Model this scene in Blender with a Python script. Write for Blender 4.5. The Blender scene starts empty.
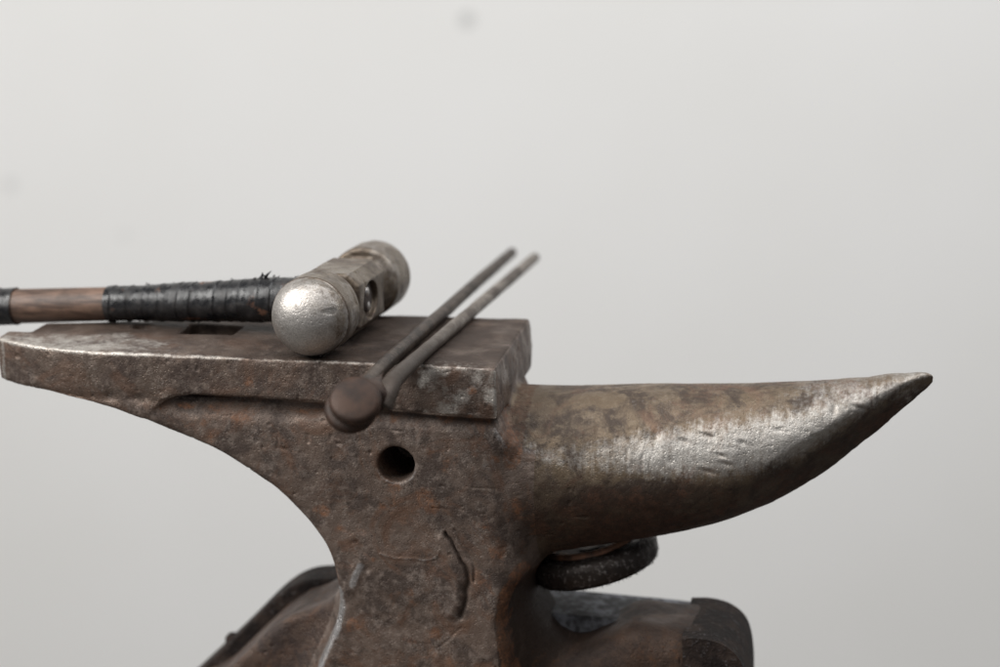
import bpy, math, random
import numpy as np
from mathutils import Vector, Matrix
random.seed(4); rng = np.random.default_rng(4)
sc = bpy.context.scene
COL = sc.collection
F4 = np.float32

# ------------------------------------------------------------------ helpers
def tag(o, label=None, cat=None, group=None, kind=None):
    if label: o['label'] = label
    if cat: o['category'] = cat
    if group: o['group'] = group
    if kind: o['kind'] = kind
    return o

def empty(name, loc=(0, 0, 0)):
    o = bpy.data.objects.new(name, None); COL.objects.link(o)
    o.location = loc; o.empty_display_size = .02
    return o

def link(name, me, mat, parent=None):
    o = bpy.data.objects.new(name, me); COL.objects.link(o)
    if mat: me.materials.append(mat)
    if parent:
        o.parent = parent
        o.matrix_parent_inverse = Matrix.Translation(-Vector(parent.location))
    return o

def mesh_np(name, V, Q, smooth=True):
    me = bpy.data.meshes.new(name)
    V = np.asarray(V, F4); Q = np.asarray(Q, np.int32)
    me.vertices.add(len(V)); me.vertices.foreach_set('co', V.ravel())
    n = Q.shape[1]
    me.loops.add(Q.size); me.loops.foreach_set('vertex_index', Q.ravel())
    me.polygons.add(len(Q))
    me.polygons.foreach_set('loop_start', np.arange(0, Q.size, n, dtype=np.int32))
    me.update(calc_edges=True); me.validate()
    if smooth: me.polygons.foreach_set('use_smooth', np.ones(len(me.polygons), bool))
    return me

def attr(me, name, val):
    a = me.attributes.new(name, 'FLOAT', 'POINT')
    a.data.foreach_set('value', np.asarray(val, F4).ravel())

# value noise -------------------------------------------------------
def _h(ix, iy, iz, s):
    n = (ix.astype(np.uint32)*np.uint32(374761393) + iy.astype(np.uint32)*np.uint32(668265263)
         + iz.astype(np.uint32)*np.uint32(2147483647 & 1274126177) + np.uint32(s*977))
    n = (n ^ (n >> np.uint32(13)))*np.uint32(1274126177)
    n = n ^ (n >> np.uint32(16))
    return (n & np.uint32(65535)).astype(F4)/F4(32767.5) - 1
def noise(P, scale, seed=0):
    p = np.asarray(P, F4)*np.asarray(scale, F4) + 1000
    i = np.floor(p).astype(np.int64); f = (p-i).astype(F4); f = f*f*(3-2*f)
    out = 0
    for a in (0, 1):
        wx = f[:, 0] if a else 1-f[:, 0]
        for b in (0, 1):
            wy = f[:, 1] if b else 1-f[:, 1]
            for c in (0, 1):
                wz = f[:, 2] if c else 1-f[:, 2]
                out = out + wx*wy*wz*_h(i[:, 0]+a, i[:, 1]+b, i[:, 2]+c, seed)
    return out
def fbm(P, scale, seed=0, o=3):
    s = 0; a = 1.; t = 0
    for k in range(o):
        s = s + a*noise(P, np.asarray(scale)*2**k, seed+k*7); t += a; a *= .5
    return s/t
def sstep(x, a, b):
    t = np.clip((x-a)/(b-a), 0, 1); return t*t*(3-2*t)

def smin(a, b, k):
    h = np.clip(.5+.5*(b-a)/k, 0, 1).astype(F4)
    return b*(1-h)+a*h - k*h*(1-h)
def smax(a, b, k): return -smin(-a, -b, k)

def poly_sd(X, Z, pts):
    """signed distance to a closed polygon on a 2-D grid"""
    pts = np.asarray(pts, F4); d = np.full(X.shape, 9e9, F4); s = np.ones(X.shape, F4)
    for i in range(len(pts)):
        a = pts[i]; b = pts[i-1]
        ex, ez = b-a; wx = X-a[0]; wz = Z-a[1]
        t = np.clip((wx*ex+wz*ez)/(ex*ex+ez*ez), 0, 1)
        d = np.minimum(d, (wx-ex*t)**2+(wz-ez*t)**2)
        c1 = Z >= a[1]; c2 = Z < b[1]; c3 = ex*wz > ez*wx
        flip = (c1 & c2 & c3) | (~c1 & ~c2 & ~c3)
        s = np.where(flip, -s, s)
    return s*np.sqrt(d)

def curve(pts, n=8):
    """Catmull-Rom through points"""
    p = [np.array(q, float) for q in pts]; p = [2*p[0]-p[1]]+p+[2*p[-1]-p[-2]]; out = []
    for i in range(1, len(p)-2):
        for k in range(n):
            t = k/n
            out.append(.5*(2*p[i]+(p[i+1]-p[i-1])*t+(2*p[i-1]-5*p[i]+4*p[i+1]-p[i+2])*t*t
                           + (3*p[i]-p[i-1]-3*p[i+1]+p[i+2])*t**3))
    out.append(p[-2]); return out

def surface_nets(D, org, h):
    """D: field on grid (nx,ny,nz), negative inside -> verts, quads"""
    ins = D < 0
    nx, ny, nz = D.shape
    c = np.zeros((nx-1, ny-1, nz-1), np.uint8)
    offs = [(a, b, e) for a in (0, 1) for b in (0, 1) for e in (0, 1)]
    for a, b, e in offs: c += ins[a:nx-1+a, b:ny-1+b, e:nz-1+e]
    act = (c > 0) & (c < 8)
    I = np.argwhere(act)
    idx = np.full(act.shape, -1, np.int64); idx[act] = np.arange(len(I))
    S = np.zeros((len(I), 3)); N = np.zeros(len(I))
    for (a, b, e) in offs:
        for ax in range(3):
            o1 = (a, b, e)
            if o1[ax]: continue
            o2 = list(o1); o2[ax] = 1
            d1 = D[I[:, 0]+o1[0], I[:, 1]+o1[1], I[:, 2]+o1[2]]
            d2 = D[I[:, 0]+o2[0], I[:, 1]+o2[1], I[:, 2]+o2[2]]
            m = (d1 < 0) != (d2 < 0)
            t = d1[m]/(d1[m]-d2[m])
            p = np.tile(np.array(o1, float), (m.sum(), 1)); p[:, ax] = t
            S[m] += p; N[m] += 1
    V = (I+S/N[:, None])*h+np.array(org)
    Q = []
    for ax in range(3):
        sl1 = [slice(None)]*3; sl2 = [slice(None)]*3
        sl1[ax] = slice(0, -1); sl2[ax] = slice(1, None)
        a = ins[tuple(sl1)]; b = ins[tuple(sl2)]
        E_ = np.argwhere(a != b)
        o = [(ax+1) % 3, (ax+2) % 3]
        ok = (E_[:, o[0]] > 0) & (E_[:, o[1]] > 0) & (E_[:, o[0]] < D.shape[o[0]]-1) & (E_[:, o[1]] < D.shape[o[1]]-1)
        E_ = E_[ok]; fl = a[E_[:, 0], E_[:, 1], E_[:, 2]]
        def g(u, v):
            q = E_.copy(); q[:, o[0]] -= u; q[:, o[1]] -= v
            return idx[q[:, 0], q[:, 1], q[:, 2]]
        q = np.stack([g(1, 1), g(0, 1), g(0, 0), g(1, 0)], 1)
        q[~fl] = q[~fl][:, ::-1]
        Q.append(q)
    return V, np.concatenate(Q)

def subdivided(V, Q, levels):
    me = mesh_np('tmp', V, Q)
    o = bpy.data.objects.new('tmp', me); COL.objects.link(o)
    m = o.modifiers.new('s', 'SUBSURF'); m.levels = levels; m.render_levels = levels
    dg = bpy.context.evaluated_depsgraph_get(); ev = o.evaluated_get(dg)
    me2 = bpy.data.meshes.new_from_object(ev)
    bpy.data.objects.remove(o); bpy.data.meshes.remove(me)
    V2 = np.zeros(len(me2.vertices)*3, F4); me2.vertices.foreach_get('co', V2)
    L = np.zeros(len(me2.loops), np.int32); me2.loops.foreach_get('vertex_index', L)
    N2 = np.zeros(len(me2.vertices)*3, F4); me2.vertex_normals.foreach_get('vector', N2)
    bpy.data.meshes.remove(me2)
    return V2.reshape(-1, 3), L.reshape(-1, 4), N2.reshape(-1, 3)

def vnormals(V, Q):
    a = V[Q[:, 2]]-V[Q[:, 0]]; b = V[Q[:, 3]]-V[Q[:, 1]]
    n = np.cross(a, b); N = np.zeros_like(V)
    for k in range(4):
        for c in range(3):
            N[:, c] += np.bincount(Q[:, k], n[:, c], len(V))
    return N/np.maximum(np.linalg.norm(N, axis=1, keepdims=True), 1e-12)

def split(V, Q, N, cls, names, mats, parent, attrs):
    """one continuous casting cut into its named parts, shading normals kept"""
    out = {}
    for k, nm in names.items():
        q = Q[cls == k]
        if not len(q): continue
        used = np.unique(q); mp = np.full(len(V), -1, np.int64); mp[used] = np.arange(len(used))
        me = mesh_np(nm, V[used], mp[q])
        for an, av in attrs.items(): attr(me, an, av[used])
        me.normals_split_custom_set_from_vertices([tuple(x) for x in N[used].tolist()])
        out[k] = link(nm, me, mats[k], parent)
    return out

# ------------------------------------------------------------------ node helpers
class NT:
    def __init__(s, name):
        s.m = bpy.data.materials.new(name); s.m.use_nodes = True
        s.t = s.m.node_tree; s.n = s.t.nodes; s.n.clear()
        s.out = s.n.new('ShaderNodeOutputMaterial'); s.b = s.n.new('ShaderNodeBsdfPrincipled')
        s.t.links.new(s.b.outputs[0], s.out.inputs[0])
        s.tc = s.n.new('ShaderNodeTexCoord').outputs['Object']
    def set(s, inp, v):
        if hasattr(v, 'links') or isinstance(v, bpy.types.NodeSocket): s.t.links.new(v, inp)
        else: inp.default_value = v
    def noise(s, scale, detail=4, rough=.55, vec=None, stretch=None, dist=0.):
        v = vec or s.tc
        if stretch:
            mp = s.n.new('ShaderNodeMapping'); mp.inputs['Scale'].default_value = stretch
            s.set(mp.inputs[0], v); v = mp.outputs[0]
        n = s.n.new('ShaderNodeTexNoise'); s.set(n.inputs['Vector'], v)
        n.inputs['Scale'].default_value = scale; n.inputs['Detail'].default_value = detail
        n.inputs['Roughness'].default_value = rough; n.inputs['Distortion'].default_value = dist
        return n.outputs['Fac']
    def voro(s, scale, feature='F1'):
        n = s.n.new('ShaderNodeTexVoronoi'); s.set(n.inputs['Vector'], s.tc); n.feature = feature
        n.inputs['Scale'].default_value = scale; return n.outputs['Distance']
    def attr(s, name):
        n = s.n.new('ShaderNodeAttribute'); n.attribute_name = name; return n.outputs['Fac']
    def math(s, op, a, b=0., c=0., clamp=False):
        n = s.n.new('ShaderNodeMath'); n.operation = op; n.use_clamp = clamp
        s.set(n.inputs[0], a); s.set(n.inputs[1], b); s.set(n.inputs[2], c); return n.outputs[0]
    def ramp(s, x, a, b, lo=0., hi=1.):
        n = s.n.new('ShaderNodeMapRange'); n.interpolation_type = 'SMOOTHSTEP'
        s.set(n.inputs[0], x); n.inputs[1].default_value = a; n.inputs[2].default_value = b
        n.inputs[3].default_value = lo; n.inputs[4].default_value = hi; return n.outputs[0]
    def mix(s, f, a, b):
        n = s.n.new('ShaderNodeMix'); n.data_type = 'RGBA'; s.set(n.inputs[0], f)
        for i, v in ((6, a), (7, b)):
            s.set(n.inputs[i], v if not isinstance(v, tuple) else (*v, 1)[:4])
        return n.outputs[2]
    def mixf(s, f, a, b):
        n = s.n.new('ShaderNodeMix'); s.set(n.inputs[0], f); s.set(n.inputs[2], a); s.set(n.inputs[3], b)
        return n.outputs[0]
    def bump(s, h, dist, strength=1., prev=None):
        n = s.n.new('ShaderNodeBump'); n.inputs['Strength'].default_value = strength
        n.inputs['Distance'].default_value = dist; s.set(n.inputs['Height'], h)
        if prev: s.set(n.inputs['Normal'], prev)
        return n.outputs[0]
    def fin(s, col, rough, metal, normal=None, **kw):
        s.set(s.b.inputs['Base Color'], col if not isinstance(col, tuple) else (*col, 1)[:4])
        s.set(s.b.inputs['Roughness'], rough); s.set(s.b.inputs['Metallic'], metal)
        if normal: s.set(s.b.inputs['Normal'], normal)
        for k, v in kw.items(): s.b.inputs[k.replace('_', ' ')].default_value = v
        return s.m

def forged(name, base1, base2, base3, rustc, polc, streak=(1, 1, 1), metal=.55, rough=.5, pit=1., prough=.42, speck=.6, warm=.45, rmax=.62):
    """worn forged steel: patina patches, pits, rust where 'rust' says, bare steel where 'polish' says"""
    s = NT(name)
    n1 = s.noise(38, 6, .62, dist=.6); n2 = s.noise(160, 6, .7); n3 = s.noise(950, 4, .75); n4 = s.noise(12, 3, .5)
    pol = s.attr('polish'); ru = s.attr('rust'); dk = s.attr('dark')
    c = s.mix(s.ramp(n1, .40, .58), base1, base2)
    c = s.mix(s.ramp(n2, .46, .72, 0, .75), c, base3)
    # chalky pale scale speckles
    sp = s.math('MULTIPLY', s.ramp(n3, .50, .66), s.ramp(s.noise(34, 6, .75), .47, .62))
    sp = s.math('MULTIPLY', sp, s.math('SUBTRACT', 1., s.math('MULTIPLY', dk, .8)))
    c = s.mix(s.math('MULTIPLY', sp, speck), c, (.42, .37, .33))
    wr = s.math('MULTIPLY', s.ramp(s.noise(26, 5, .7, dist=1.2), .48, .66), warm)
    c = s.mix(wr, c, (.150, .082, .052))
    # dark specks
    dp = s.math('MULTIPLY', s.ramp(s.noise(430, 3, .6), .36, .24), .75)
    c = s.mix(dp, c, (.028, .022, .02))
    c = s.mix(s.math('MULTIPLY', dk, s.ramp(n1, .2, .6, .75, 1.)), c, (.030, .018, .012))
    rm = s.math('ADD', s.math('MULTIPLY', ru, 1.25), s.math('MULTIPLY', s.math('SUBTRACT', s.noise(95, 5, .65), .5), 1.7))
    rm = s.ramp(rm, .3, .72)
    rc = s.mix(s.ramp(s.noise(150, 6, .7), .36, .62), rustc, tuple(x*.36 for x in rustc))
    rm = s.math('MULTIPLY', rm, s.ramp(s.noise(420, 4, .7), .3, .62, .2, rmax))
    c = s.mix(rm, c, rc)
    st = s.noise(1., 5, .68, stretch=streak)
    st = s.math('ADD', s.math('MULTIPLY', st, .42), s.math('MULTIPLY', s.noise(260, 6, .75), .58))
    pm = s.math('ADD', s.math('MULTIPLY', pol, 1.5), s.math('MULTIPLY', s.math('SUBTRACT', st, .5), 2.2))
    pm = s.math('MULTIPLY', s.ramp(pm, .40, 1.35), s.ramp(pol, .0, .15))
    pc = s.mix(s.ramp(n3, .35, .7), tuple(x*.62 for x in polc), polc)
    c = s.mix(pm, c, pc)
    r = s.mixf(s.ramp(n1, .36, .62), rough-.14, rough+.12)
    r = s.math('ADD', r, s.math('MULTIPLY', s.math('SUBTRACT', n2, .5), .35))
    r = s.mixf(rm, r, .82); r = s.mixf(pm, r, prough)
    r = s.mixf(s.math('MULTIPLY', sp, .8), r, .8)
    m = s.mixf(s.ramp(n1, .35, .65), metal, metal*.55); m = s.mixf(rm, m, 0.); m = s.mixf(pm, m, .92)
    nb = s.bump(n3, .0006*pit, .9)
    nb = s.bump(n2, .0012*pit, .8, nb)
    nb = s.bump(s.ramp(s.voro(420), .0, .35), .0005*pit, .8, nb)
    nb = s.bump(st, .0003, .4, nb)
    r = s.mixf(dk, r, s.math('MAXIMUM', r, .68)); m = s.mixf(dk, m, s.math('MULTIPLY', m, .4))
    return s.fin(c, r, m, nb, Specular_IOR_Level=.4)

# ------------------------------------------------------------------ the anvil
H = .0013
x0, x1 = -.356, .300; y0_, y1_ = -.045, .185; z0, z1 = -.312, .008
gx = np.arange(x0, x1, H, dtype=F4); gy = np.arange(y0_, y1_, H, dtype=F4); gz = np.arange(z0, z1, H, dtype=F4)
X = gx[:, None, None]; Y = gy[None, :, None]; Z = gz[None, None, :]
XZx, XZz = np.meshgrid(gx, gz, indexing='ij')

def yfront(x): return .0005 + .030*np.clip((-.272-x)/.078, 0, 1)**2*.88
def yback(x): return np.where(x < -.3335, .0475, np.interp(x, [-.333, -.09, .1], [.0745, .1435, .1435])).astype(F4)
# block + heel (side profile polygon extruded across)
heel = curve([(-.1, -.125), (-.114, -.105), (-.135, -.0965+.004), (-.150, -.094+.001), (-.1747, -.0787), (-.2, -.069), (-.2205, -.0573), (-.2331, -.0500), (-.246, -.0435), (-.2573, -.0392), (-.2853, -.0335), (-.3063, -.0290), (-.3335, -.0232)], 6)
prof_block = [(0.001, 0.0), (.003, -.018), (.0022, -.0355)] + [(-.03, -.0350), (-.07, -.0325), (-.12, -.0303), (-.17, -.0283), (-.205, -.0283), (-.216, -.0300), (-.224, -.0335), (-.233, -.0400), (-.240, -.0450)] \
    + [tuple(q) for q in curve([(-.2465, -.0432), (-.2607, -.0388), (-.2853, -.0342), (-.3063, -.0308), (-.3440, -.0300)], 5)] + [(-.3492, -.0290), (-.3499, -.012), (-.3500, 0.0)]
b2 = poly_sd(XZx, XZz, prof_block)[:, None, :]
yf = yfront(gx)[:, None, None].astype(F4); yb = yback(gx)[:, None, None]
skew = (.0045/.1435)*Y                      # right end not quite square
b2s = smax(b2, X-.0015-skew, .001)
d_block = smax(smax(b2s, yf-Y, .0022), Y-yb, .002)
# hardie hole and pritchel hole
hole1 = np.maximum(np.abs(X+.2125)-.0195, np.abs(Y-.0735)-.0150)
hole2 = np.sqrt((X+.2625)**2+(Y-.0755)**2)-.0070
# body / waist
prof_body = [(-.002, -.030), (.006, -.046), (.022, -.064), (.030, -.09), (.027, -.125), (.021, -.146), (.0115, -.158), (.0075, -.178), (.0115, -.212), (.021, -.30)] \
    + [(-.15, -.30)] + [tuple(q) for q in curve([(-.134, -.243), (-.1235, -.2181), (-.1148, -.198), (-.1092, -.18), (-.1086, -.1618), (-.1137, -.1372), (-.1271, -.1167), (-.1474, -.0943), (-.162, -.0842), (-.1747, -.0759), (-.1915, -.0668), (-.2143, -.0577), (-.2368, -.0480), (-.2607, -.0388), (-.275, -.034)], 6)] + [(-.15, -.028)]
w2 = poly_sd(XZx, XZz, prof_body)[:, None, :]
bf = ((.0078 - .0035*sstep(-Z, .036, .047) + .0030*sstep(-Z, .055, .12))*sstep(X, -.243, -.205) + .0004)
bb = np.minimum(.137 - .022*sstep(-Z, .06, .16) - .02*sstep(-X, .1, .25), np.interp(gx, [-.30, -.09], [.080, .140])[:, None, None])
kb = (.006+.034*sstep(X, -.035, .012)*sstep(-Z, .045, .075)-.027*sstep(X, -.035, .012)*sstep(-Z, .13, .16)).astype(F4)
d_body = smax(smax((w2+.002*sstep(X, -.06, -.02)).astype(F4), bf-Y, kb), Y-bb, .012)
# horn
hx = np.array([-.03, .02, .063, .1175, .1577, .1972, .242, .264, .2775, .2835, .2860])
ht = np.array([-.026, -.0262, -.0241, -.0218, -.0196, -.0160, -.0105, -.0078, -.0078, -.0100, -.0135])
hb = np.array([-.147, -.1452, -.1378, -.1257, -.1118, -.0905, -.0545, -.0352, -.0242, -.0190, -.0136])
hx_s = np.array([q[0] for q in curve(list(zip(hx, ht)), 6)]); ht_s = np.array([q[1] for q in curve(list(zip(hx, ht)), 6)])
hb_s = np.array([q[1] for q in curve(list(zip(hx, hb)), 6)])
top = np.interp(gx, hx_s, ht_s); bot = np.interp(gx, hx_s, hb_s)
rr = (top-bot)/2*.97; zc = (top+bot)/2-.0025
rr[gx > .2860] = -.004; RR = rr[:, None, None].astype(F4); ZC = zc[:, None, None].astype(F4)
YC = .0705
dy = np.abs(Y-YC); dz = Z-ZC
pu = np.sqrt(dy**2+dz**2)
pl = (dy**1.82+np.abs(dz)**1.82)**(1/1.82)
d_horn = np.where(dz > 0, pu, pl)-RR
del pu, pl
d_horn = smax(d_horn, np.full_like(Z, 0)+(-.02-X), .004)
# hammered lower facet running to the tip on the near side
fa = (X-.225)*(-.20) + (Y-.0475)*(-.80) + (Z+.020)*(-.60)
facet = (-(Y-.048)*.80 - (Z+.0225)*.52 + (X-.235)*.60)/1.13
d_horn = smax(d_horn, facet.astype(F4)-.0030, .002)
# feet
pl_foot = [(-.06, -.160), (-.118, -.182), (-.137, -.189), (-.150, -.1935), (-.166, -.206), (-.185, -.225), (-.21, -.251), (-.235, -.275), (-.24, -.30), (-.05, -.30)]
f2 = poly_sd(XZx, XZz, pl_foot)[:, None, :]
d_lf = smax(smax(f2, .036-Y, .006), Y-.100, .006)
pr_foot = [(-.03, -.165)] + [tuple(q) for q in curve([(.006, -.150), (.0215, -.192), (.0445, -.2095), (.066, -.2020), (.087, -.1905), (.1124, -.1915), (.131, -.1925), (.150, -.199), (.160, -.218), (.162, -.25)], 5)] + [(.17, -.30), (-.03, -.30)]
f3 = poly_sd(XZx, XZz, pr_foot)[:, None, :]
d_rf = smax(smax(f3, .040-Y, .022), Y-.108, .008)
# spreading base plate
bx = np.maximum(np.maximum(np.abs(X+.036)-.20, np.abs(Y-.066)-.088), np.maximum(Z+.274, -.302-Z))
# union
D = smin(d_block, d_body, .0030)
D = smin(D, d_horn, (.005+.013*sstep(-Z, .115, .145)).astype(F4))
# keep a crisp weld line where the horn meets the block end
feet = smin(d_lf, d_rf, .01); feet = smin(feet, bx.astype(F4), .035)
D = smin(D, feet, .030)
D = np.maximum(D, -.3-Z)
D = np.where(Z > -.2, np.maximum(D, -np.minimum(hole1, hole2)*np.where(Z > -.16, 1, 1)), D) if False else D
cutd = np.minimum(hole1, hole2)
cutd = np.maximum(cutd, -.036-Z)
D = smax(D, -cutd, .0012)
# handling hole in the front of the body
hs = np.maximum(np.sqrt((X+.0668)**2+(Z+.0705)**2)-.0126, Y-.062)
D = smax(D, -hs, .0015)
V, Q = surface_nets(D.astype(F4), (x0, y0_, z0), H)
fc = V[Q].mean(1)
ii = np.clip(np.round((fc-np.array([x0, y0_, z0]))/H).astype(int), 0, np.array(D.shape)-1)
del D, cutd, hs, hole1, hole2, feet
def samp(A):
    A = np.broadcast_to(A, (len(gx), len(gy), len(gz))); return A[ii[:, 0], ii[:, 1], ii[:, 2]]
S = np.stack([samp(d_block), samp(d_body), samp(d_horn), samp(d_lf), samp(d_rf), samp(bx)], 1)
cls = np.argmin(S, 1)
cls[(cls == 5)] = 1
cls[(cls == 2) & (fc[:, 0] < .0245) & (fc[:, 2] < -.060)] = 1
cls[(cls == 1) & (fc[:, 0] > .0245) & (fc[:, 2] > -.150)] = 2
cls[(cls == 1) & (fc[:, 2] > -.030)] = 0
cls[(cls == 3) & (fc[:, 0] > -.112)] = 1
cls[(cls == 4) & (fc[:, 0] < .012)] = 1
del d_block, d_body, d_horn, d_lf, d_rf, bx, b2s, S
V, Q, N = subdivided(V, Q, 1)
cls = np.repeat(cls, 4)
V = V.astype(np.float64)

# --- hand-forged irregularity, pits, scars (real displacement)
x, y, z = V[:, 0], V[:, 1], V[:, 2]
disp = .0009*fbm(V, 22, 1, 2) + .00040*fbm(V, 75, 5, 3) + .00009*fbm(V, 300, 9, 2)
front = sstep(-N[:, 1], .55, .85)
upf = sstep(N[:, 2], .6, .9)
body_m = front*sstep(-z, .036, .05)
disp += body_m*(.00038*fbm(V, 110, 21, 2))
pk = noise(V, 430, 33); disp -= (.00025*sstep(pk, .5, .9))*(1-.7*upf)
pits = noise(V, 190, 31)
disp -= (.0006*sstep(pits, .74, .92))*(1-.7*upf)
def pline(pts, w, px, pz):
    d = np.full(len(px), 9.)
    for (a, b), (c, e) in zip(pts[:-1], pts[1:]):
        ex, ez = c-a, e-b; t = np.clip(((px-a)*ex+(pz-b)*ez)/(ex*ex+ez*ez), 0, 1)
        d = np.minimum(d, np.hypot(px-a-ex*t, pz-b-ez*t))
    return d
wob = .0012*fbm(V, 140, 44, 2)
xx, zz = x+wob, z+.0012*fbm(V, 140, 48, 2)
sc1 = pline([(-.0345, -.1175), (-.0285, -.127), (-.0215, -.140), (-.0190, -.150), (-.0215, -.166), (-.0245, -.176)], 0, xx, zz)
scar = body_m*np.exp(-(sc1/(.0008+.0009*sstep(-z, .125, .155)))**2)
disp -= .0026*scar
lip = pline([(-.0375, -.122), (-.0320, -.135), (-.0265, -.150), (-.0275, -.166), (-.0300, -.174)], 0, xx, zz)
disp += body_m*.0017*np.exp(-(lip/.0034)**2)
sc2 = pline([(-.0285, -.114), (-.0235, -.124), (-.0160, -.137), (-.0145, -.150)], 0, xx, zz)
disp -= body_m*.0011*np.exp(-(sc2/.0010)**2)
sc3 = pline([(-.0955, -.127), (-.0905, -.134), (-.0885, -.146)], 0, xx, zz); disp -= body_m*.0013*np.exp(-(sc3/.0022)**2)
fold = pline([(-.0795, -.1345), (-.068, -.1362), (-.050, -.1368), (-.0415, -.1350), (-.0385, -.1300)], 0, xx, zz)
disp += body_m*.0004*np.exp(-(fold/.0009)**2)
disp -= body_m*.0005*np.exp(-(pline([(-.038, -.198), (-.031, -.190), (-.024, -.183)], 0, xx, zz)/.0009)**2)
# raised smear near the left arris
lf = pline([(-.0905, -.139), (-.0955, -.150), (-.0995, -.160)], 0, x, z)
disp += body_m*.0012*np.exp(-(lf/.0042)**2)
# lumpy rough zone on the waist
disp += body_m*.0007*np.exp(-(np.hypot((x+.062)/.030, (z+.170)/.022))**4)*fbm(V, 160, 61, 3)
# hammer and chisel dents along the horn
hm = sstep(x, .015, .04)
dents = [(.1365, -.048, .0045, .0014, .9), (.1215, -.0515, .0030, .0013, .7), (.1385, -.0705, .0055, .0016, .8), (.1500, -.0655, .0045, .0018, .8),
         (.1460, -.060, .0035, .0014, .6), (.1830, -.0435, .0035, .0016, .6), (.2230, -.0425, .0045, .0018, .8), (.2000, -.0620, .0050, .0018, .8),
         (.2180, -.031, .0022, .0035, .8), (.2350, -.0300, .0060, .0014, .8), (.1030, -.049, .0020, .0030, .5), (.0640, -.047, .0020, .0035, .5),
         (.1880, -.0330, .0018, .0028, .4), (.2480, -.026, .0050, .0013, .6), (.0850, -.060, .0014, .0045, .5), (.0950, -.066, .0012, .0060, .5), (.1600, -.052, .0030, .0015, .5)]
nearside = (N[:, 1] < .1)
for (a, b, sx, sz, dd) in dents:
    u = (x-a)/sx; w = (z-b+.25*(x-a))/sz; g = np.exp(-(u*u+w*w))
    disp -= hm*nearside*.0011*dd*g
    disp += hm*nearside*.0005*dd*np.exp(-(u*u+(w-1.6)**2))
# hammered scales on the lower facet near the tip
hf = sstep(x, .15, .21)*sstep(-N[:, 2], -.35, .1)*nearside
disp += hf*.00055*fbm(np.stack([x+1.2*z, y, z-1.*x*.6], 1), (95, 95, 230), 71, 2)
# flutes worn across the top near the tip
disp += sstep(x, .21, .24)*upf*.00035*np.sin((x-.2)*260+noise(V, 40, 73)*2)
# chips and waviness of the face edges
edge_f = np.exp(-(z/.0035)**2)*np.exp(-((y-yfront(x))/.004)**2)*(x < .004)
disp -= edge_f*.0007*(1+fbm(V, 90, 81, 3)*1.3)
low = np.exp(-((z+.0325)/.004)**2)*front*(x < .003)
disp -= low*.0007*(1+1.5*fbm(V, 130, 83, 2))
V += N*disp[:, None]
# face plate sways a little along its length
N = vnormals(V, Q)

# --- wear maps, with some shade and lit edges put into the colour
x, y, z = V[:, 0], V[:, 1], V[:, 2]
n_a = fbm(V, 30, 101, 3); n_b = fbm(V, 90, 103, 3)
pol = np.zeros(len(V)); rust = np.zeros(len(V)); dark = np.zeros(len(V))
e = np.exp(-((z+.001)/.0024)**2)*np.exp(-((y-yfront(x))/.0028)**2)*(x < .002)
pol = np.maximum(pol, e*(.62+.22*sstep(-x, .12, .25)-.25*sstep(x, -.06, -.02)))
ht_ = upf*sstep(-x, .135, .30)*sstep(.040+.02*n_a-(y-.02)*1., 0, .03)*(x < -.1)
pol = np.maximum(pol, .60*ht_*(1+.5*n_b))
dark = np.maximum(dark, upf*(x < .002)*(z > -.006)*(.85-.75*ht_+.55*n_a+.35*n_b))
dark = np.maximum(dark, upf*.25*(x < 0))
pol = np.maximum(pol, .30*upf*(x < .002)*sstep(.02-y+.01*n_b, 0, .015)*sstep(x, -.13, -.03))
# end-face of block, corner and leading edges
pol = np.maximum(pol, .7*np.exp(-(np.hypot((x-.001)/.0022, (y-.001)/.0022))**2)*(z > -.035))
pol = np.maximum(pol, .55*np.exp(-((x+.345)/.003)**2)*(N[:, 0] < -.2))
# pale, scraped patch at the right of the block front
scr = front*(z > -.033)*sstep(x, -.058, -.045)
pol = np.maximum(pol, scr*(.42+.75*n_b)*1.0)
dark = np.maximum(dark, front*(z > -.033)*np.exp(-((x+.048)/.007)**2)*(.75+.4*n_b))
dark = np.maximum(dark, front*(z > -.033)*np.exp(-(np.hypot((x+.006)/.010, (z+.012)/.012))**2)*.5)
# horn: burnished band on the near upper flank
band_c = np.interp(x, [.0, .05, .10, .16, .20, .235, .275], [-.062, -.064, -.061, -.055, -.046, -.027, -.010])
band_w = np.interp(x, [.0, .03, .08, .15, .20, .27], [.007, .011, .016, .022, .019, .005])
bd = np.exp(-np.abs((z-band_c)/band_w)**2.4)*nearside*sstep(x, .004, .035)
hornm = sstep(x, .006, .02)
pol = np.maximum(pol, bd*np.interp(x, [0.01, .05, .1, .2, .26], [.18, .42, .70, .86, .55]))
tp = hornm*sstep(N[:, 2], .25, .6)
pol = np.maximum(pol, tp*(.06+.36*sstep(x, .14, .24)+.3*n_a))
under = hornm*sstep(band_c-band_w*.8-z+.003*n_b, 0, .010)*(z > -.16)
dark = np.maximum(dark, under*(.80+.5*n_a))  # shade on the horn's underside, put into the colour
rust = np.maximum(rust, under*(.34+.35*n_a+.22*sstep(-N[:, 2], .2, .8)))
root = np.exp(-((x-.0095-.0045*(y/.14)-.002*n_b)/.0055)**2)*sstep(-z, .010, .022)*sstep(z, -.078, -.060)
rust = np.maximum(rust, root*(1.3+.3*n_b)); dark = dark*(1-.7*root)
pol = pol*(1-.8*root)
dark = np.maximum(dark, hornm*np.exp(-((x-.028)/.016)**2)*upf*.35)
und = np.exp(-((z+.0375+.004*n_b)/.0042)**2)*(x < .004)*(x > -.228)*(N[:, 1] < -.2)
rust = np.maximum(rust, und*(.45+.5*n_b)); dark = np.maximum(dark, und*(.6+.4*n_b))  # rust, plus the shadow band below the block ledge painted in
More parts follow.
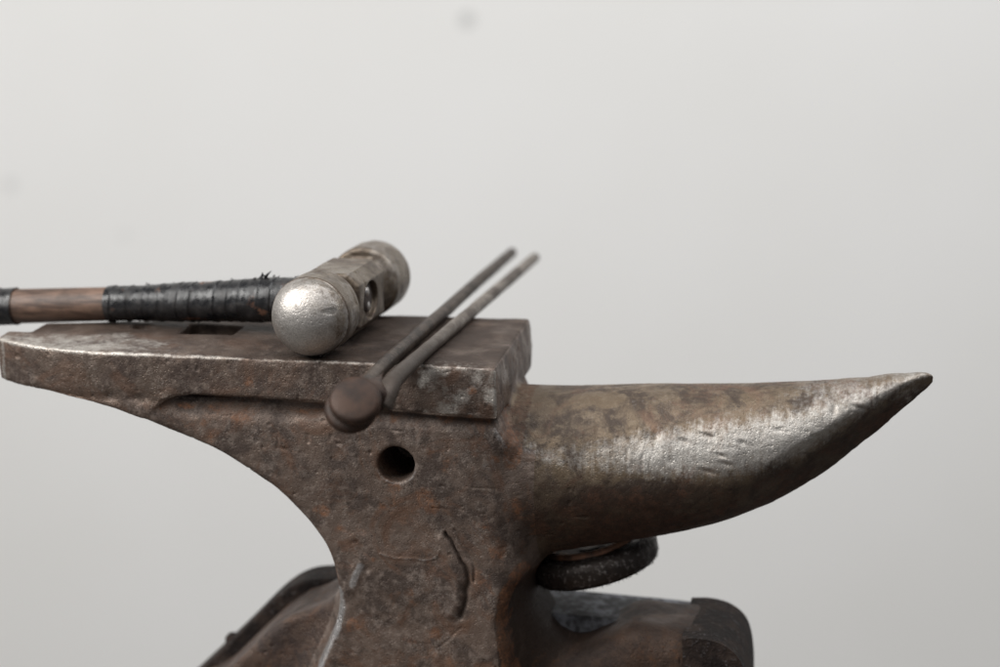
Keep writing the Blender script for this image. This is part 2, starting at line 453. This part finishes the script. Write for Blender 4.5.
# waist blotches of rust
rust = np.maximum(rust, body_m*(.12+.40*n_a))
for a, b, s_, v in [(-.050, -.092, .008, .75), (-.043, -.099, .006, .8), (-.066, -.085, .004, .7), (.0, -.066, .004, .6), (.012, -.10, .012, .6), (.028, -.112, .012, .6),
                    (-.118, -.105, .006, .65), (-.105, -.117, .006, .6), (-.041, -.188, .005, .8), (-.099, -.187, .006, .8), (-.012, -.15, .010, .45), (.0, -.125, .012, .5), (-.084, -.138, .004, .6), (-.015, -.015, .003, .9), (-.165, -.018, .006, .45), (-.17, -.040, .02, .35)]:
    rust = np.maximum(rust, v*np.exp(-(np.hypot(x-a+.003*n_b, z-b+.004*n_a)/s_)**2)*front)
yel = pline([(-.114, -.135), (-.1105, -.150), (-.109, -.163), (-.111, -.175)], 0, x, z)
rust = np.maximum(rust, .5*np.exp(-(yel/.003)**2)*(y < .02))
pol = np.maximum(pol, (.8+.7*n_b)*np.exp(-(pline([(-.1080, -.163), (-.1065, -.174), (-.1095, -.188), (-.1150, -.202), (-.1225, -.217)], 0, x, z)/.0036)**2)*(y < .02))  # lit left edge of the waist, painted as bright metal
pol = np.maximum(pol, .95*body_m*np.exp(-(pline([(-.0925, -.1435), (-.0965, -.152), (-.0985, -.157)], 0, x, z)/.0027)**2))  # highlight on the slanted chip, painted in
pol = np.maximum(pol, .45*body_m*np.exp(-(fold/.0008)**2))
pol = np.maximum(pol, .45*body_m*np.exp(-((np.hypot(x+.0668, z+.0705)-.0135)/.0014)**2)*sstep(-z, .066, .078))
# shoulder where the body runs out into the horn
sh = pline([(.002, -.045), (.008, -.052), (.020, -.060), (.040, -.066)], 0, x, z)
pol = np.maximum(pol, .52*front*np.exp(-(sh/.0075)**2)*(1+.6*n_b))
pol = np.maximum(pol, .30*body_m*np.exp(-(np.hypot((x+.005)/.02, (z+.070)/.018))**2)*(1+n_b))
dark = np.maximum(dark, body_m*np.exp(-(np.hypot((x+.040)/.006, (z+.098)/.009))**2)*.5)
dark = np.maximum(dark, body_m*np.exp(-(np.hypot((x+.060)/.02, (z+.17)/.018))**2)*.35)
dark = np.maximum(dark, scar*.9)
dark = np.maximum(dark, (sstep(N[:, 0], .10, .45)*(x > -.02)*sstep(-z, .135, .155))*.95)  # paints the shade on the waist end below the horn
rust = np.maximum(rust, .75*np.exp(-(pline([(.016, -.143), (.007, -.154), (.0035, -.168), (.0035, -.185), (.0065, -.205), (.010, -.225)], 0, x, z)/.0045)**2)*(y < .03)*(1+.5*n_b))  # rust colour paints the lit orange right arris
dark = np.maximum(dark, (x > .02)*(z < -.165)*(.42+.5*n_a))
rust = np.maximum(rust, ((cls_v := sstep(x, .035, .08))*(z < -.165))*(.22+.4*n_a))
rust = np.maximum(rust, ((x < -.118)*(z < -.165)*(y > .03))*(.15+.3*n_a))
pol = np.clip(pol, 0, 1.2); rust = np.clip(rust, 0, 1); dark = np.clip(dark, 0, 1)

A1, A2, A3 = (.150, .112, .090), (.070, .050, .041), (.225, .178, .148)
RU = (.25, .105, .045)
M_face = forged('worn_face_steel', A1, A2, A3, RU, (.62, .58, .53), streak=(190, 190, 190), metal=.55, rough=.48, pit=.6)
M_body = forged('rough_cast_steel', (.165, .123, .100), (.070, .051, .042), (.255, .205, .175), RU, (.58, .56, .55), streak=(150, 150, 150), metal=.45, rough=.52, pit=.55, speck=.5, warm=.7)
M_horn = forged('burnished_horn_steel', (.135, .098, .064), (.052, .036, .026), (.20, .155, .108), (.11, .048, .026), (.60, .57, .53), streak=(300, 60, 45), metal=.45, rough=.5, pit=.5, speck=.3, prough=.47)
M_foot = forged('brown_foot_steel', (.085, .056, .043), (.048, .033, .028), (.12, .082, .062), (.20, .085, .03), (.5, .48, .46), streak=(60, 60, 60), metal=.4, rough=.5, speck=.2)

anvil = tag(empty('anvil', (0, .066, -.30)), 'large worn brown steel anvil with a long pointed horn, a round hole in its side', 'anvil')
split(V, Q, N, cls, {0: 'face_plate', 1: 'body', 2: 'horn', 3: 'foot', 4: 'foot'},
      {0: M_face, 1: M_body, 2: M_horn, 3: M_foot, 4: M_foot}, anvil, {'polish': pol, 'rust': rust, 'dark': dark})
for o in anvil.children:
    if o.name.startswith('horn'): o['label'] = 'tapering horn with a bright burnished band along its near flank'
del X, Y, Z, V, Q, N

# ------------------------------------------------------------------ simple swept shapes
class MB:
    def __init__(s): s.v = []; s.f = []
    def ring(s, c, u, w, r, n, rad=None):
        i = len(s.v)
        for k in range(n):
            a = 2*math.pi*k/n; q = r*(rad(a) if rad else 1)
            s.v.append(Vector(c)+u*math.cos(a)*q+w*math.sin(a)*q)
        return i
    def tube(s, pts, rs, n=20, caps=True, jit=0., flat=1., up=Vector((0, 0, 1))):
        prev = None; P = [Vector(p) for p in pts]
        for k, p in enumerate(P):
            t = (P[min(k+1, len(P)-1)]-P[max(k-1, 0)]).normalized()
            u = t.cross(up)
            u = u.normalized() if u.length > 1e-4 else Vector((1, 0, 0))
            w = u.cross(t).normalized()*flat
            i = s.ring(p, u, w, rs[k]*(1+random.uniform(-jit, jit)), n)
            if prev is not None:
                for j in range(n):
                    s.f.append((prev+j, prev+(j+1) % n, i+(j+1) % n, i+j))
            elif caps: s.f.append(tuple(i+j for j in range(n))[::-1])
            prev = i
        if caps: s.f.append(tuple(prev+j for j in range(n)))
    def lathe(s, c, ax, prof, n=40, noise_amp=0.):
        """prof: (distance along ax, radius)"""
        ax = Vector(ax).normalized(); u = ax.orthogonal().normalized(); w = ax.cross(u)
        prev = None
        for (t, r) in prof:
            i = s.ring(Vector(c)+ax*t, u, w, max(r, 1e-5), n)
            if noise_amp:
                for j in range(n): s.v[i+j] = s.v[i+j]+(s.v[i+j]-Vector(c)-ax*t).normalized()*random.uniform(-noise_amp, noise_amp)
            if prev is not None:
                for j in range(n): s.f.append((prev+j, prev+(j+1) % n, i+(j+1) % n, i+j))
            prev = i
    def box(s, lo, hi):
        i = len(s.v); a, b = lo, hi
        for zz_ in (a[2], b[2]):
            for (p, q) in ((a[0], a[1]), (b[0], a[1]), (b[0], b[1]), (a[0], b[1])): s.v.append(Vector((p, q, zz_)))
        s.f += [(i, i+3, i+2, i+1), (i+4, i+5, i+6, i+7)]+[(i+k, i+(k+1) % 4, i+4+(k+1) % 4, i+4+k) for k in range(4)]
    def build(s, name, mat, parent=None, smooth=True, bevel=0., sub=0, sharp=None):
        me = bpy.data.meshes.new(name); me.from_pydata([tuple(v) for v in s.v], [], s.f); me.validate()
        me.polygons.foreach_set('use_smooth', [smooth]*len(me.polygons)); me.update()
        o = link(name, me, mat, parent)
        if sharp is not None: me.set_sharp_from_angle(angle=math.radians(sharp))
        if bevel:
            b = o.modifiers.new('bevel', 'BEVEL'); b.width = bevel; b.segments = 3; b.limit_method = 'ANGLE'
        if sub:
            m = o.modifiers.new('sub', 'SUBSURF'); m.levels = sub; m.render_levels = sub
        return o

# ------------------------------------------------------------------ the hammer
HN = Vector((-.1234, .0127, .0272)); HA = Vector((-.064, -.9978, .0205)).normalized()
HS = HA.cross(Vector((0, 0, 1))).normalized()      # towards the grip (left in view)
HU = HS.cross(HA).normalized()
def hpt(t, s_, u): return HN+HA*t+HS*s_+HU*u
h = .0007
ta = np.arange(-.155, .031, h, dtype=F4); sa = np.arange(-.031, .031, h, dtype=F4)
T, SS, UU = ta[:, None, None], sa[None, :, None], sa[None, None, :]
rad = np.sqrt(SS**2+UU**2)
def cyl(r, a, b, k, c=0.): return smax(rad-r, np.maximum(a-T, T-b), k)
dome = np.sqrt(((T-.0065)/.0195)**2+(rad/.0256)**2)*.0215-.0215
dome = np.where(T > .0062, dome, 9.).astype(F4)
front_c = smax(rad-.0266, np.maximum(-.0200-T, T-.0068), .0018)
dh = np.minimum(dome, front_c)
# cheeks: eight-sided block
ch = np.maximum(np.maximum(np.abs(SS), np.abs(UU))-.0222, (np.abs(SS)+np.abs(UU))*.7071-.0258)
ch = smax(ch, np.maximum(-.094-T, T+.0315), .0035)
dh = smin(dh, ch, .0010)
dh = smin(dh, cyl(.0168, -.118, -.01, .002), .004)
dh = smin(dh, cyl(.0258, -.151, -.114, .004), .005)
# eye
eye = np.maximum(np.sqrt(((T+.060)/.0165)**2+(UU/.0128)**2)*.0128-.0128, SS+.0180)
dh = smax(dh, -np.where(SS < 0, eye, 9.), .001)
Vh, Qh = surface_nets(np.broadcast_to(dh, (len(ta), len(sa), len(sa))).astype(F4), (ta[0], sa[0], sa[0]), h)
Nh = vnormals(Vh, Qh)
Vh = Vh+Nh*(.00035*fbm(Vh, 45, 3, 2)+.00012*fbm(Vh, 200, 5, 2)-.00035*sstep(noise(Vh, 150, 9), .6, .85))[:, None]
Wh = np.array(HN)+Vh[:, :1]*np.array(HA)+Vh[:, 1:2]*np.array(HS)+Vh[:, 2:3]*np.array(HU)
me = mesh_np('head', Wh, Qh if np.dot(np.cross(HA, HS), HU) > 0 else Qh[:, ::-1])
t_, s_, u_ = Vh.T; rad_ = np.hypot(s_, u_)
nh = fbm(Vh, 60, 11, 3)
pol = np.clip(.85*sstep(t_, .0050, .0066)-.25*sstep(rad_, .018, .0265)+.35*nh, 0, 1.1)
pol = np.maximum(pol, (.38+.5*nh)*(t_ < 0)*(t_ > -.022)); pol = np.maximum(pol, (.35+.5*nh)*(t_ < -.104))
pol = np.maximum(pol, (.18+.5*nh))
attr(me, 'polish', np.clip(pol, 0, 1.1)); attr(me, 'rust', np.clip(.02+.25*nh, 0, 1)); attr(me, 'dark', np.clip(.7*np.exp(-((t_+.1)/.006)**2)+.9*np.exp(-((t_+.026)/.006)**2)+.6*np.exp(-((t_-.0058)/.0008)**2), 0, 1))
M_head = forged('hammer_steel', (.16, .125, .090), (.075, .056, .042), (.27, .225, .175), (.16, .085, .04), (.60, .565, .53), streak=(45, 45, 45), metal=.7, rough=.40, pit=.3, speck=.2, prough=.44, warm=.1)
hammer = tag(empty('hammer', (-.12, .07, 0)), 'steel hammer with a round domed head and black taped handle lying on the anvil', 'hammer')
link('head', me, M_head, hammer)
# handle: drops from the eye to rest on the heel
E0 = hpt(-.060, 0, 0)
hd = (Vector((-.3186, .0858, .0110))-E0).normalized()
def hp(L): return E0+hd*L
def hr(L): return float(np.interp(L, [-.023, .0, .03, .06, .10, .15, .2, .26, .34], [.0085, .0095, .0140, .0146, .0131, .0118, .0121, .0124, .0132]))
s = NT('handle_wood')
gr = s.noise(1., 6, .65, stretch=(25, 320, 320)); g2 = s.noise(45, 4, .6)
c = s.mix(s.ramp(gr, .35, .65), (.050, .028, .019), (.165, .100, .070)); c = s.mix(s.ramp(g2, .45, .7, 0, .8), c, (.045, .028, .02))
M_wood = s.fin(c, s.mixf(g2, .45, .6), 0., s.bump(gr, .0004, .6))
s = NT('black_grip_tape')
g = s.noise(1., 5, .7, stretch=(500, 60, 60)); g2 = s.noise(130, 5, .65)
c = s.mix(s.ramp(g2, .5, .72), (.010, .010, .011), (.028, .025, .024)); c = s.mix(s.ramp(s.noise(70, 4, .6), .60, .70), c, (.11, .055, .035))
M_tape = s.fin(c, s.mixf(s.ramp(g2, .35, .65), .20, .50), 0., s.bump(g2, .0005, .8, s.bump(g, .0004, .8)))
b = MB(); Ls = [-.0190]+[i*.004 for i in range(-4, 85)]+[.338]
b.tube([hp(l) for l in Ls], [hr(l) if l > .02 else min(hr(l), .0100) for l in Ls[:-1]]+[.010], 32)
handle = b.build('handle', M_wood, hammer)
random.seed(8)
def tape(L0, L1, pitch, amp):
    b = MB(); n = int((L1-L0)/.0006); pts = []; rs = []
    edges = []; l = L0
    while l < L1: edges.append(l); l += pitch*random.uniform(.6, 1.4)
    for i in range(n+1):
        l = L0+(L1-L0)*i/n; k = max(j for j, e_ in enumerate(edges) if e_ <= l+1e-9)
        w = (l-edges[k])/pitch
        rs.append(hr(l)+.0007+amp*(math.sin(k*7.3)*.4+.9*math.exp(-w*5))); pts.append(hp(l))
    n0 = 48; prev = None
    ax = hd; u = ax.cross(Vector((0, 0, 1))).normalized(); w_ = u.cross(ax)
    P = []
    for i, p in enumerate(pts):
        # wraps run on a slant round the grip
        ring0 = len(b.v)
        for j in range(n0):
            a = 2*math.pi*j/n0
            q = min(max(i+int(3*math.sin(a+.6)), 0), n)
            b.v.append(p+u*math.cos(a)*rs[q]+w_*math.sin(a)*rs[q])
        if prev is not None:
            for j in range(n0): b.f.append((prev+j, prev+(j+1) % n0, ring0+(j+1) % n0, ring0+j))
        prev = ring0
    A = np.array([tuple(v) for v in b.v]); c0 = np.repeat(np.array([tuple(p) for p in pts]), n0, 0)
    d = A-c0; d /= np.linalg.norm(d, axis=1, keepdims=True)
    A = A+d*(amp*.7*fbm(A, 130, 3, 3)+amp*.35*noise(A, 420, 6))[:, None]
    b.v = [Vector(v) for v in A.tolist()]
    return b, u, w_
def flake(b, c, out, along, size, n=3):
    """torn, curled scrap of tape standing off the grip"""
    for k in range(n):
        a = along.copy(); o_ = (out+Vector((random.uniform(-.5, .5), random.uniform(-.3, .3), random.uniform(-.2, .4)))).normalized()
        side = a.cross(o_).normalized()*.5+a*.7
        p = c+a*random.uniform(-size, size)*.8; L = size*random.uniform(.5, 1.1); i = len(b.v)
        segs = 4
        for q in range(segs+1):
            t = q/segs; wd = size*.42*(1-t)**.7+.0002
            cc = p+o_*L*t+a*math.sin(t*2.4+k)*L*.35
            b.v += [cc-side*wd, cc+side*wd]
        for q in range(segs):
            b.f.append((i+2*q, i+2*q+1, i+2*q+3, i+2*q+2))
def thick(o, t):
    m = o.modifiers.new('thickness', 'SOLIDIFY'); m.thickness = t
b, u, w_ = tape(.019, .1705, .0125, .00065)
for (L, s_, n) in [(.052, .0060, 5), (.060, .0022, 3), (.046, .0025, 3), (.030, .0022, 3), (.078, .0013, 2), (.098, .0012, 2), (.141, .0018, 3), (.150, .0009, 2), (.120, .0010, 2)]:
    ang = random.uniform(1.2, 1.8)
    out = u*math.cos(ang)+w_*math.sin(ang)
    flake(b, hp(L)+out*(hr(L)+.0008), out, hd.copy(), s_, n)
for k in range(26):
    L = random.uniform(.022, .165); ang = random.uniform(-2.6, -.2) if k % 2 else random.uniform(2.2, 3.6)
    out = u*math.cos(ang)+w_*math.sin(ang); flake(b, hp(L)+out*(hr(L)+.0006), out, hd.copy(), random.uniform(.0006, .0018), 1)
b.build('grip_tape', M_tape, hammer)
b, u, w_ = tape(.241, .332, .016, .0005); b.build('grip_tape', M_tape, hammer)
s = NT('wedge_metal'); M_wedge = s.fin(s.mix(s.noise(300), (.35, .32, .30), (.62, .60, .58)), .38, .9)
s = NT('sooty_end_grain'); M_end = s.fin(s.mix(s.noise(400), (.012, .009, .008), (.05, .032, .024)), .7, 0.)
b = MB(); b.lathe(hp(-.0186), -hd, [(0, .0102), (.0010, .0100), (.0014, .006), (.0014, 0)], 24); o = b.build('end_grain', M_end, handle)
for du in (.0054, -.0048):
    b = MB(); c0 = hpt(-.060+(.0012 if du > 0 else -.0008), -.0188, du)
    b.lathe(c0, -HS, [(0, .0001), (0, .0034), (.0006, .0038), (.0014, .0032), (.0021, .0016), (.0022, 0)], 16)
    w = b.build('wedge', M_wedge, handle)

# ------------------------------------------------------------------ the tongs
tongs = tag(empty('tongs', (-.055, .10, 0)), 'thin dark iron tongs lying across the face edge with round flat jaws overhanging', 'tongs')
s = NT('dark_tong_iron')
n1 = s.noise(60, 5, .6); n2 = s.noise(350, 4, .65)
c = s.mix(s.ramp(n1, .38, .62), (.080, .060, .046), (.036, .027, .022)); c = s.mix(s.ramp(n2, .5, .75, 0, .6), c, (.20, .165, .14))
M_tong = s.fin(c, s.mixf(n1, .38, .6), .55, s.bump(n2, .0003, .7))
s = NT('pale_rein_iron')
n1 = s.noise(50, 5, .6); n2 = s.noise(350, 4, .65)
c = s.mix(s.ramp(n1, .35, .62), (.23, .20, .17), (.080, .062, .050)); c = s.mix(s.ramp(n2, .5, .75, 0, .5), c, (.38, .35, .32))
sx = s.n.new('ShaderNodeSeparateXYZ'); s.set(sx.inputs[0], s.tc)
c = s.mix(s.ramp(s.math('ADD', sx.outputs['Y'], s.math('MULTIPLY', n1, .06)), .02, .12), s.mix(n2, (.038, .029, .024), (.095, .075, .061)), c)
M_rein = s.fin(c, s.mixf(n1, .4, .6), .55, s.bump(n2, .0003, .7))
JC = Vector((-.0694, -.0980, .0010)); JN = Vector((.10, -.74, .66)).normalized()
def rein(pts, rs, mat):
    c = curve(pts, 10); r = np.interp(np.linspace(0, 1, len(c)), np.linspace(0, 1, len(rs)), rs)
    c = [Vector(q)+Vector((random.uniform(-1, 1), 0, random.uniform(-1, 1)))*.00012 for q in c]
    b = MB(); b.tube(c, list(r), 14, jit=.02); o = b.build('rein', mat, tongs); return o
rein([(-.0676, -.078, .0035), (-.0676, -.0476, .0048), (-.0655, .020, .0046), (-.0605, .12, .0043), (-.0545, .24, .0043), (-.0470, .3606, .0046)],
     [.0056, .0052, .0049, .0048, .0047, .0046, .0045, .0044, .0040], M_tong)
rein([(-.0562, -.083, -.0080), (-.0545, -.0740, -.0005), (-.0532, -.0600, .0040), (-.0505, -.02, .0052), (-.0458, .06, .0046), (-.0375, .18, .0044), (-.0256, .3431, .0046)],
     [.0062, .0066, .0066, .0062, .0057, .0053, .0047, .0046, .0045, .0044, .0043, .0040], M_rein)
s = NT('dark_jaw_iron'); n1 = s.noise(70, 5, .6); n2 = s.noise(350, 4, .65)
M_jaw = s.fin(s.mix(s.ramp(n1, .35, .65), (.052, .027, .017), (.024, .014, .010)), s.mixf(n1, .46, .62), .2, s.bump(n2, .0003, .7), Specular_IOR_Level=.35)
def jaw(c0, n, r, th, mat, neck_to, nr):
    b = MB(); pr = [(-th, 0), (-th, r*.6), (-th*.96, r*.90), (-th*.7, r*.985), (-th*.35, r), (-.0005, r*.975), (.0010, r*.93), (.0018, r*.80), (.0025, r*.5), (.0028, r*.2), (.0028, 0)]
    b.lathe(c0, n, pr, 48)
    A = Vector(c0)-n*th*.5
    tt = (.15, .3, .42, .55, .7, .85, 1.)
    b.tube([A+(Vector(neck_to)-A)*t for t in tt], [.0168, .0162, .0145, .0112, .0083, .0062, nr], 20, flat=.52)
    o = b.build('jaw', mat, tongs); return o
jaw(JC, JN, .0162, .0062, M_jaw, (-.0678, -.046, .0052), .0050)
jaw(JC-JN*.0082+Vector((-.0040, .002, -.0022)), JN, .0164, .0055, M_jaw, (-.0550, -.062, -.0030), .0060)
b = MB(); b.lathe(JC-JN*.011+Vector((.004, 0, .004)), JN, [(0, 0), (0, .004), (.008, .004), (.010, .0)], 20); b.build('rivet', M_tong, tongs)

# ------------------------------------------------------------------ wire wheel brush below the horn
WC = Vector((.0540, .092, -.1525)); WN = Vector((-.25, -.03, 1)).normalized()
brush = tag(empty('wire_brush_wheel', (.0605, .074, -.165)), 'dark round bristly wire wheel tucked under the horn of the anvil', 'wire wheel')
s = NT('sooty_wire'); n1 = s.noise(300, 5, .7)
M_wire = s.fin(s.mix(s.ramp(n1, .5, .75), (.035, .027, .023), (.24, .22, .21)), s.mixf(s.ramp(s.noise(80), .4, .6), .3, .6), .5, s.bump(n1, .0008, .9))
s = NT('rusty_ring'); n1 = s.noise(120, 5, .7)
M_ring = s.fin(s.mix(s.ramp(n1, .4, .65), (.34, .17, .10), (.12, .07, .05)), .6, .3, s.bump(n1, .0006, .8))
s = NT('black_hub'); n1 = s.noise(90, 5, .7)
M_hub = s.fin(s.mix(s.ramp(n1, .5, .7), (.035, .026, .022), (.20, .14, .10)), .6, .3, s.bump(n1, .0005, .8))
b = MB(); R0 = .0455
b.lathe(WC, WN, [(.0035, .031), (.0062, .0335), (.0068, .0365), (.0050, R0-.001), (0, R0+.0005), (-.009, R0-.0005), (-.0125, R0-.003), (-.0135, .034), (-.0120, .028), (.0, .027), (.0035, .031)], 160, .0004)
wu = WN.orthogonal().normalized(); ww = WN.cross(wu)
for k in range(5200):
    a = random.uniform(0, 2*math.pi); hh = random.uniform(-.0132, .0066); rr_ = R0-.002-.003*max(0, abs(hh+.0035)-.006)/.005
    rd = wu*math.cos(a)+ww*math.sin(a); tg = -wu*math.sin(a)+ww*math.cos(a)
    p = WC+rd*rr_+WN*hh; L = random.uniform(.0012, .0030)
    d = (rd+tg*random.uniform(-.45, .45)+WN*(random.uniform(-.5, .5)+(hh+.003)*50)).normalized(); wq = .00017
    i = len(b.v); e1 = tg*wq; e2 = WN*wq
    b.v += [p+e1, p-e1*.5+e2, p-e1*.5-e2, p+d*L]; b.f += [(i, i+1, i+3), (i+1, i+2, i+3), (i+2, i, i+3)]
b.build('bristles', M_wire, brush)
b = MB(); b.lathe(WC, WN, [(.0030, .0262), (.0080, .0272), (.0095, .0290), (.0092, .0315), (.0068, .0335), (.0045, .0330)], 80, .0002); b.build('rim', M_ring, brush)
b = MB(); b.lathe(WC, WN, [(.0040, .0), (.0040, .008), (.0036, .009), (.0020, .010), (.0016, .020), (.0030, .0268)], 60)
b.lathe(WC, WN, [(-.006, .028), (-.006, 0)], 60); b.build('hub', M_hub, brush)

# ------------------------------------------------------------------ straps that hold the feet down
s = NT('black_strap_iron'); n1 = s.noise(70, 5, .6); n2 = s.noise(260, 4, .65)
c = s.mix(s.ramp(n1, .40, .65), (.014, .010, .009), (.040, .028, .023)); c = s.mix(s.ramp(n2, .56, .72, 0, .5), c, (.16, .15, .15))
M_strap = s.fin(c, s.mixf(n1, .6, .9), .05, s.bump(n2, .0016, 1.), Specular_IOR_Level=.2)
def bar(name, prof, th, yA, yB, mat, parent):
    """flat bar following a side profile, yA..yB wide, th thick"""
    P = [Vector((p[0], 0, p[1])) for p in curve(prof, 5)]; b = MB(); pr = None
    for k, p in enumerate(P):
        t = (P[min(k+1, len(P)-1)]-P[max(k-1, 0)]).normalized(); n = Vector((-t.z, 0, t.x))
        if n.z < 0 and abs(n.z) > .3: n = -n
        lo = p-n*th; i = len(b.v)
        b.v += [Vector((p.x, yA, p.z)), Vector((p.x, yB, p.z)), Vector((lo.x, yB, lo.z)), Vector((lo.x, yA, lo.z))]
        if pr is not None: b.f += [(pr+j, pr+(j+1) % 4, i+(j+1) % 4, i+j) for j in range(4)]
        else: b.f.append((i, i+1, i+2, i+3))
        pr = i
    b.f.append((pr+3, pr+2, pr+1, pr))
    o = b.build(name, mat, parent, smooth=False, bevel=.0022); return o
ls = tag(empty('hold_down_strap', (-.23, .115, -.30)), 'dark iron strap sloping down behind the left foot, with a hole and bolt', 'strap')
bar('strap_bar', [(-.110, -.186), (-.142, -.1875), (-.160, -.1915), (-.178, -.204), (-.205, -.232), (-.243, -.270), (-.266, -.292)], .013, .098, .132, M_strap, ls)
for (px_, pz_, r_) in [(-.2140, -.2440, .0050)]:
    b = MB(); b.lathe((px_, .112, pz_), (-.7, -.1, .7), [(0, .0055), (.004, .0052), (.006, .003), (.0065, 0)], 6); b.build('bolt', M_strap, ls, smooth=False, bevel=.0008)
rs_ = tag(empty('hold_down_strap', (.15, .09, -.30)), 'dark iron strap wrapped over the end of the right foot', 'strap')
s = NT('lit_grey_iron'); n1 = s.noise(150, 5, .65); n2 = s.noise(40, 4, .6)
M_lit_grey = s.fin(s.mix(s.ramp(s.math('ADD', s.math('MULTIPLY', n1, .6), s.math('MULTIPLY', n2, .4)), .42, .58), (.045, .044, .045), (.20, .205, .225)), .75, .1, s.bump(n1, .0006, .7))  # pale grey-blue patches paint the light the rear bar catches
bar('strap_bar', [(-.004, -.1965), (.040, -.1970), (.080, -.1985), (.120, -.2005), (.150, -.2060)], .050, .080, .133, M_lit_grey, rs_)
bar('strap_cap', [(.122, -.1925), (.136, -.1920), (.150, -.1955), (.161, -.205), (.1660, -.222), (.1675, -.25), (.1675, -.299)], .022, .036, .118, M_strap, rs_)

# ------------------------------------------------------------------ stump, floor, wall
s = NT('stump_wood'); n1 = s.noise(1., 6, .6, stretch=(60, 60, 6)); n2 = s.noise(20, 4, .6)
M_stump = s.fin(s.mix(s.ramp(n1, .35, .65), (.16, .10, .06), (.07, .045, .03)), .8, 0., s.bump(n1, .003, .8))
b = MB(); b.lathe((-.036, .036, -.30), (0, 0, -1), [(0, 0), (0, .232), (.004, .238), (.02, .240), (.75, .250), (.80, .255), (.80, 0)], 64, .0015)
b.build('tree_stump', M_stump)
tag(bpy.data.objects['tree_stump'], 'thick round wooden stump carrying the anvil, below the frame', 'stump')
s = NT('dark_floor'); n1 = s.noise(3, 6, .6)
M_floor = s.fin(s.mix(n1, (.10, .095, .09), (.17, .16, .15)), .75, 0.)
b = MB(); b.box((-5, -5, -1.13), (5, 4, -1.10)); tag(b.build('floor', M_floor, smooth=False), kind='structure')
s = NT('off_white_wall')
n1 = s.noise(1.6, 4, .5); n2 = s.noise(160, 3, .5)
c = s.mix(s.ramp(n1, .3, .7), (.77, .765, .745), (.80, .797, .785))
def spot(cx, cz, r, k, c):
    v = s.n.new('ShaderNodeVectorMath'); v.operation = 'DISTANCE'; s.set(v.inputs[0], s.tc); v.inputs[1].default_value = (cx, 0, cz)
    return s.mix(s.math('MULTIPLY', s.ramp(v.outputs['Value'], r*1.15, r*.85), k), c, (.22, .23, .23))
WALLD = 1.75   # behind the anvil
c = spot(-.0468, .0652, .011, .40, c); c = spot(-.7068, -.1715, .010, .20, c); c = spot(-.545, -.2448, .009, .10, c)
M_wall = s.fin(c, .85, 0., s.bump(n2, .0006, .3))
b = MB(); b.box((-5, 0, -1.15), (5, .1, 2.6))
wall = tag(b.build('wall', M_wall, smooth=False), kind='structure')
ya = math.radians(9.545)
FH = Vector((-math.sin(ya), math.cos(ya), 0)); RH = Vector((math.cos(ya), math.sin(ya), 0))
CAM = Vector((.23543, -1.37730, .34838))
wall.location = CAM+FH*(1.42+WALLD); wall.location.z = 0; wall.rotation_euler = (0, 0, ya)

# ------------------------------------------------------------------ light, camera, world
def area(name, loc, target, size, size_y, power, col):
    l = bpy.data.lights.new(name, 'AREA'); l.shape = 'RECTANGLE'; l.size = size; l.size_y = size_y; l.energy = power; l.color = col
    o = bpy.data.objects.new(name, l); COL.objects.link(o); o.location = loc
    o.rotation_euler = (Vector(target)-Vector(loc)).to_track_quat('-Z', 'Y').to_euler(); return o
def rel(r, f, u): return RH*r+FH*f+Vector((0, 0, u))
area('window_light', rel(-1.9, -.75, 1.65), rel(0, .1, -.05), 1.8, 1.6, 92, (1., .985, .96))
area('wall_fill_light', rel(.75, .2, 1.0), rel(.4, 1.75, -.95), 2.2, .6, 18, (.985, .99, 1.))  # added lamp without a seen source, keeps the back wall bright
area('room_light', rel(.2, -1.7, 1.9), rel(0, .2, 0), 1.6, 1.2, 12, (1., .97, .93))
w = bpy.data.worlds.new('World'); sc.world = w; w.use_nodes = True
w.node_tree.nodes['Background'].inputs[0].default_value = (.93, .95, 1., 1); w.node_tree.nodes['Background'].inputs[1].default_value = .21

cam = bpy.data.cameras.new('camera'); co = bpy.data.objects.new('camera', cam); COL.objects.link(co); sc.camera = co
cam.sensor_width = 36; cam.lens = 80; cam.clip_start = .05; cam.clip_end = 60
co.location = CAM; co.rotation_euler = (math.radians(90-13.136), 0, ya)
cam.dof.use_dof = True; cam.dof.focus_distance = 1.455; cam.dof.aperture_fstop = 3.0; cam.dof.aperture_blades = 0
sc.view_settings.view_transform = 'Standard'; sc.view_settings.look = 'None'; sc.view_settings.gamma = 1; sc.view_settings.exposure = 0
sc.cycles.use_denoising = True; sc.cycles.max_bounces = 8
